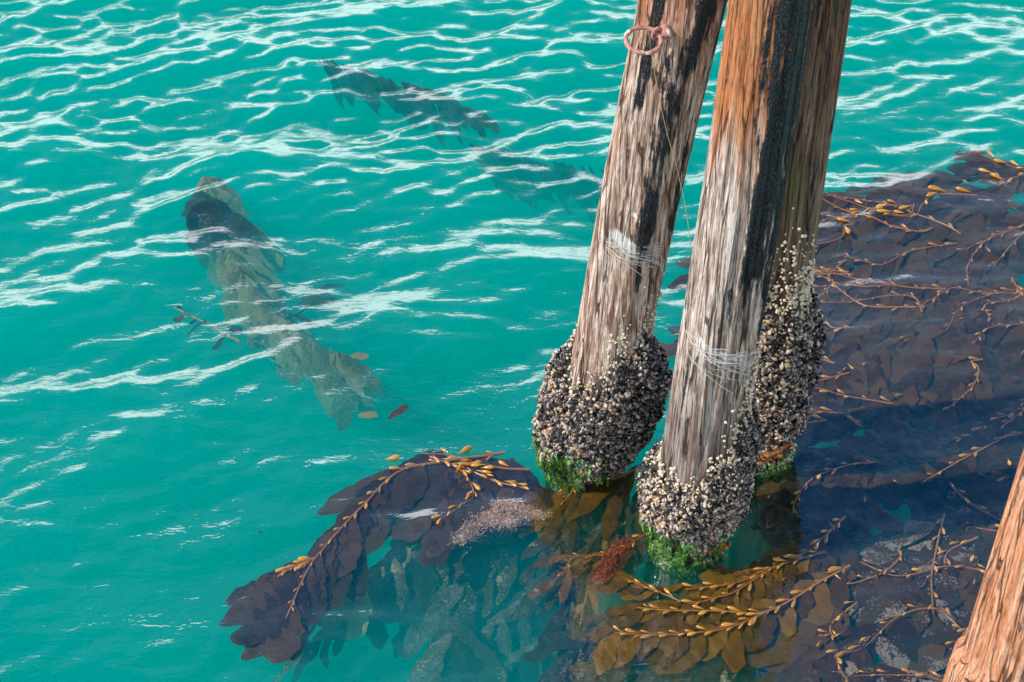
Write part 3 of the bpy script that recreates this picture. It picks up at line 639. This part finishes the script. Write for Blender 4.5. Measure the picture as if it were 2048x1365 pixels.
# golden fronds round the foot of the middle pile
dg = dpx(1500, 1150, 1340, 1290)
gg = 'golden kelp at the foot of the orange and grey pile'
for paths, lb, n_ in (([[(1690, 1030), (1657, 1062), (1616, 1099), (1530, 1137), (1472, 1164), (1420, 1171), (1370, 1176)]], 'golden frond sweeping in from the shaded mat to the pile foot', 14),
                 ([[(1650, 1100), (1560, 1128), (1523, 1147), (1472, 1181), (1438, 1192), (1380, 1205), (1330, 1186), (1284, 1168), (1250, 1156)]], 'golden frond bent back round the green pile foot', 16),
                 ([[(1700, 1130), (1643, 1161), (1581, 1198), (1520, 1222), (1445, 1219), (1342, 1219), (1274, 1212)]], 'straight golden frond with evenly paired floats', 17),
                 ([[(1530, 1222), (1513, 1229), (1455, 1253), (1376, 1263), (1291, 1267), (1230, 1262)]], 'lowest golden frond with the broadest leaves', 14)):
    frond(paths, lb, gg, n=int(n_ * 1.5), L=.20, W=.10, fl=.05, mat=K_GOLD, depth=(.010, .022), drift=dg, dmix=.45, spread=30, sink=.02, fz=-.005, stipe_r=.0055)
frond([[(1300, 925), (1228, 958), (1161, 964), (1142, 986), (1120, 1010)]], 'olive frond with long strap leaves between the two front piles', gg, n=12, L=.36, W=.07, fl=.04, mat=K_GOLD, depth=(.008, .03), drift=dpx(1220, 950, 1130, 1100), dmix=.75, spread=40, sink=.05)
frond([[(1300, 1060), (1269, 1081), (1230, 1105), (1180, 1110), (1145, 1116), (1125, 1150)]], 'short frond beside the red sponge', gg, n=9, L=.20, W=.05, fl=.035, mat=K_GOLD, depth=(.006, .03), drift=dpx(1220, 1050, 1150, 1180), dmix=.5, spread=40, sink=.05)
frond([[(1320, 960), (1290, 1020), (1230, 1080), (1180, 1180), (1160, 1260)]], 'dark olive frond hanging below the strap leaved one', gg, n=12, L=.26, W=.09, mat=K_GOLD, depth=(.06, .12), floats=False, drift=dpx(1250, 1000, 1170, 1200), dmix=.5, spread=50, sink=.06)
for path, lb in (([(1250, 940), (1200, 1000), (1150, 1060), (1110, 1130)], 'dark strap frond in the reflection of the tan pile'),
                 ([(1280, 1010), (1210, 1070), (1160, 1150), (1130, 1250)], 'brown frond beneath the red sponge'),
                 ([(1330, 1190), (1250, 1230), (1180, 1290), (1120, 1370)], 'brown frond running down from the bent golden frond'),
                 ([(1600, 1150), (1570, 1230), (1520, 1300), (1430, 1360)], 'brown frond under the crossing of the golden fronds'),
                 ([(1420, 1250), (1330, 1290), (1240, 1330), (1150, 1400)], 'brown frond under the tips of the lowest golden frond')):
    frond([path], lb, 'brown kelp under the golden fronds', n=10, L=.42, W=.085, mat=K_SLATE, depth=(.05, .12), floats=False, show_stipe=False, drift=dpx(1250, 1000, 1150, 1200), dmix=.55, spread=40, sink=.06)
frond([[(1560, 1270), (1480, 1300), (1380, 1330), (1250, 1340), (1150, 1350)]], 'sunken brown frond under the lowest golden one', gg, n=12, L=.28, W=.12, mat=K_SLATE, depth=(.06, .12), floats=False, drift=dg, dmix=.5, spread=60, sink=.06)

# the mat beyond and beside the piles
def mat_fronds(count, gen, label, group, **kw):
    for _ in range(count):
        x, y, ang, ln_px = gen(); ca, sa = math.cos(ang), math.sin(ang)
        pts = [(x + ca * ln_px * t + 26 * math.sin(6 * t + x), y + sa * ln_px * t * .62 + 18 * math.sin(5 * t + y)) for t in (0, .25, .5, .75, 1)]
        frond([pts], label(x, y) if callable(label) else label, group, **kw)
def edge(x): return np.interp(x, [1560, 1690, 1850, 2048, 2200], [560, 430, 372, 338, 320])
def g_far():
    x = U(1640, 2230); y = U(edge(x) + 20, 770 - .15 * (x - 1600)); return x, y, math.radians(U(95, 200)), U(170, 330)
def far_label(x, y):
    if x < 1800 and y > 520: return 'brown frond of the sunlit mat, floating right beside the narrower brown pile'
    if y < edge(x) + 110: return 'brown frond of the sunlit mat, just inside its outer rim'
    if y > 640 - .15 * (x - 1600): return 'brown frond of the sunlit mat, lying along the edge of the pile shadows'
    return 'brown frond in the middle of the sunlit mat beyond the piles'
mat_fronds(38, g_far, far_label, 'kelp fronds of the sunlit mat', n=13, L=.32, W=.15, fl=.036, mat=K_BROWN, depth=(.012, .035), drift=dpx(2000, 500, 1750, 640), dmix=.5, spread=38, sink=.02, fz=-.009, stipe_r=.004, fprob=.9, hide=.55)
def g_rim():
    x = U(1640, 2200); return x, edge(x) + U(10, 60), math.radians(U(150, 190)), U(120, 220)
mat_fronds(8, g_rim, 'frond on the outer rim of the mat, floats standing clear', 'kelp fronds of the mat rim', n=10, L=.26, W=.11, fprob=.5, fl=.066, mat=K_BROWN, depth=(.010, .025), drift=dpx(2000, 400, 1750, 470), dmix=.6, spread=40, sink=.01, fz=.004, stipe_r=.004)
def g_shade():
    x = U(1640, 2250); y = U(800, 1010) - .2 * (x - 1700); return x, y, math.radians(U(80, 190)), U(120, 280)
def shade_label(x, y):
    if x < 1760: return 'frond coloured dark for shade in the blue shadow band, at the foot of the narrower brown pile'
    if x > 1990: return 'frond coloured dark for shade in the blue shadow band, reaching behind the reddish pile'
    if y > 900 - .2 * (x - 1700): return 'frond coloured dark for shade on the pier side edge of the blue shadow band'
    return 'frond coloured dark for shade in the middle of the blue shadow band'
mat_fronds(22, g_shade, shade_label, 'kelp fronds in the pile shadows', n=12, L=.34, W=.17, fprob=.85, hide=.6, fl=.042, mat=K_DARK, depth=(.014, .04), drift=dpx(1900, 800, 1750, 960), dmix=.5, spread=35, sink=.02, fz=-.007, stipe_r=.004)  # darker blade colour than the sunlit mat puts extra shade into this band
def g_low():
    x = U(1600, 2150); y = U(1060, 1280) - .15 * (x - 1700); return x, y, math.radians(U(100, 170)), U(120, 220)
def low_label(x, y):
    if x < 1760: return 'broad leaved brown frond between the golden fronds and the white crusted ones'
    if x > 1960: return 'broad leaved brown frond tucked behind the reddish pile'
    return 'broad leaved brown frond under the white crusted fronds by the reddish pile'
mat_fronds(11, g_low, low_label, 'broad kelp near the reddish pile', n=9, L=.34, W=.20, fprob=.8, hide=.6, fl=.042, mat=K_BROWN, depth=(.02, .06), drift=dpx(1800, 1100, 1700, 1260), dmix=.4, spread=55, sink=.04, fz=-.004)
for path, lb in (([(1890, 1020), (1881, 1057), (1873, 1098), (1863, 1156), (1867, 1226)], 'white crusted frond hanging straight toward the reddish pile foot'),
                 ([(1900, 960), (1930, 990), (1997, 1032), (2060, 1060)], 'white crusted frond touching the reddish pile'),
                 ([(1980, 1140), (1900, 1130), (1800, 1150), (1720, 1120)], 'white speckled frond below the shadow band'),
                 ([(1960, 1290), (1880, 1220), (1800, 1230), (1730, 1290)], 'white flecked broad frond beside the teal gap'),
                 ([(1950, 1380), (1860, 1350), (1790, 1345), (1707, 1347)], 'white edged frond at the teal gap by the reddish pile')):
    frond([path], lb, 'crusted kelp near the reddish pile', n=9, L=.31, W=.17, fl=.035, mat=K_CRUST, depth=(.015, .05), drift=dpx(1850, 1100, 1800, 1250), dmix=.4, spread=60, sink=.03, fz=-.003)

# sunken clumps out in the open water
go = 'sunken kelp clumps in open water'
frond([[(410, 395), (425, 440), (448, 510), (490, 590), (540, 650), (600, 710), (660, 745), (705, 770)]], 'long olive clump sunken in open water, blotched pale yellow', go,
      n=34, per=3, L=.34, W=.13, mat=K_OLIVE, depth=(.15, .3), floats=False, show_stipe=False, drift=dpx(480, 560, 700, 790), dmix=.5, spread=24, sink=.06, stipe_r=.004)
frond([[(400, 405), (410, 440), (440, 480)]], 'dark ragged head of the long olive clump', go, n=8, L=.24, W=.17, show_stipe=False, mat=K_SLATE, depth=(.08, .16), floats=False, drift=dpx(410, 400, 450, 520), dmix=.7, spread=35)
frond([[(560, 650), (600, 630), (640, 590)]], 'dark fin shaped frond standing off the long olive clump', go, n=4, L=.24, W=.14, show_stipe=False, mat=K_DARK, depth=(.14, .2), floats=False, spread=14)
frond([[(480, 690), (430, 660), (390, 640), (350, 620)]], 'thin broken frond reaching out from the long olive clump', go, n=7, L=.11, W=.05, mat=K_DARK, depth=(.08, .13), floats=False, spread=45)
frond([[(640, 160), (720, 185), (800, 205), (880, 235), (945, 265)]], 'dark clump awash far out, broken by bright ripples', go, n=16, per=2, L=.26, W=.10, mat=K_DARK, depth=(.14, .32), floats=False, show_stipe=False, drift=dpx(650, 160, 950, 270), dmix=.85, spread=22, sink=.05)
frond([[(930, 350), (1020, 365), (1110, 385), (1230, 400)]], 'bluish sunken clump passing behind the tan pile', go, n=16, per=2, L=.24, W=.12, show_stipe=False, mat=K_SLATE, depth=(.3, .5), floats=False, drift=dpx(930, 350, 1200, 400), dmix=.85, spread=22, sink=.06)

# loose pieces
def fragment(px, py, ang, L, W, label, z=.0, mat=None, k=0):
    p = P(px, py); p[2] = wz(p[0], p[1]) - z; o = link('kelp_fragment', blade_mesh(k, mat or K_BROWN), None, label=label, category='kelp', group='loose kelp pieces')
    o.location = p.tolist(); o.rotation_euler = (U(-.2, .2), U(-.1, .1), ang); o.scale = (L, W, L * .5); return o
fragment(775, 835, .9, .13, .04, 'loose brown leaf drifting past the end of the long clump', .005)
fragment(755, 830, 2.6, .08, .05, 'loose curled leaf scrap beside the drifting brown leaf', .01, K_OLIVE, 3)
fragment(700, 712, .2, .08, .05, 'small pale scrap drifting beside the middle of the long clump', .02, K_OLIVE, 2)
fragment(516, 1066, .5, .02, .015, 'tiny dark scrap floating off the trailing frond', .002, K_DARK, 1)

# pink turf and red sponge
def turf(px0, py0, px1, py1, wd, seed, root=None):
    r_ = np.random.default_rng(seed); a_, b_ = P(px0, py0), P(px1, py1); n = 2600
    t_ = r_.uniform(0, 1, n); c = a_ + (b_ - a_) * t_[:, None] + r_.normal(0, wd, (n, 3)) * (1, 1, .25) * (.6 + .6 * np.sin(t_ * 3.1))[:, None]
    c[:, 2] = wave(c[:, 0], c[:, 1]) - .012 + r_.uniform(-.012, .012, n)
    d = r_.normal(0, 1, (n, 3)); d[:, 2] = np.abs(d[:, 2]); d /= np.linalg.norm(d, axis=1)[:, None]; s = np.cross(d, r_.normal(0, 1, (n, 3))); s /= np.linalg.norm(s, axis=1)[:, None]
    ln = r_.uniform(.006, .014, n)[:, None]
    V = np.stack([c - s * .0012, c + s * .0012, c + d * ln], 1)
    return V.reshape(-1, 3), np.arange(n * 3).reshape(-1, 3), np.repeat(r_.uniform(size=n), 3)
tv = [turf(1010, 1008, 915, 1085, .022, 1), turf(975, 1030, 1025, 1050, .02, 2), turf(990, 1005, 1085, 1035, .018, 3)]
V, F = join([(v_, f_) for v_, f_, _ in tv]); c0 = P(985, 1040)
o = link('pink_turf_alga', mesh('pink_turf_alga', V - c0, F, M_PINK, False, {'rnd': np.concatenate([q for *_, q in tv])}), None, label='fuzzy pinkish tan alga tuft forked over the kelp by the tan pile', category='seaweed')
o.location = c0.tolist()
p = P(1235, 1095, -.03); r0 = empty('red_sponge', p, 'orange red sponge at the surface between the two front piles', 'sponge')
for q in ((1258, 1078, 1212, 1118, .016, 31), (1222, 1112, 1198, 1160, .015, 32)):
    v_, f_, r_v = turf(*q); link('lobe', mesh('lobe', v_ - p, f_, M_RED, False), r0)
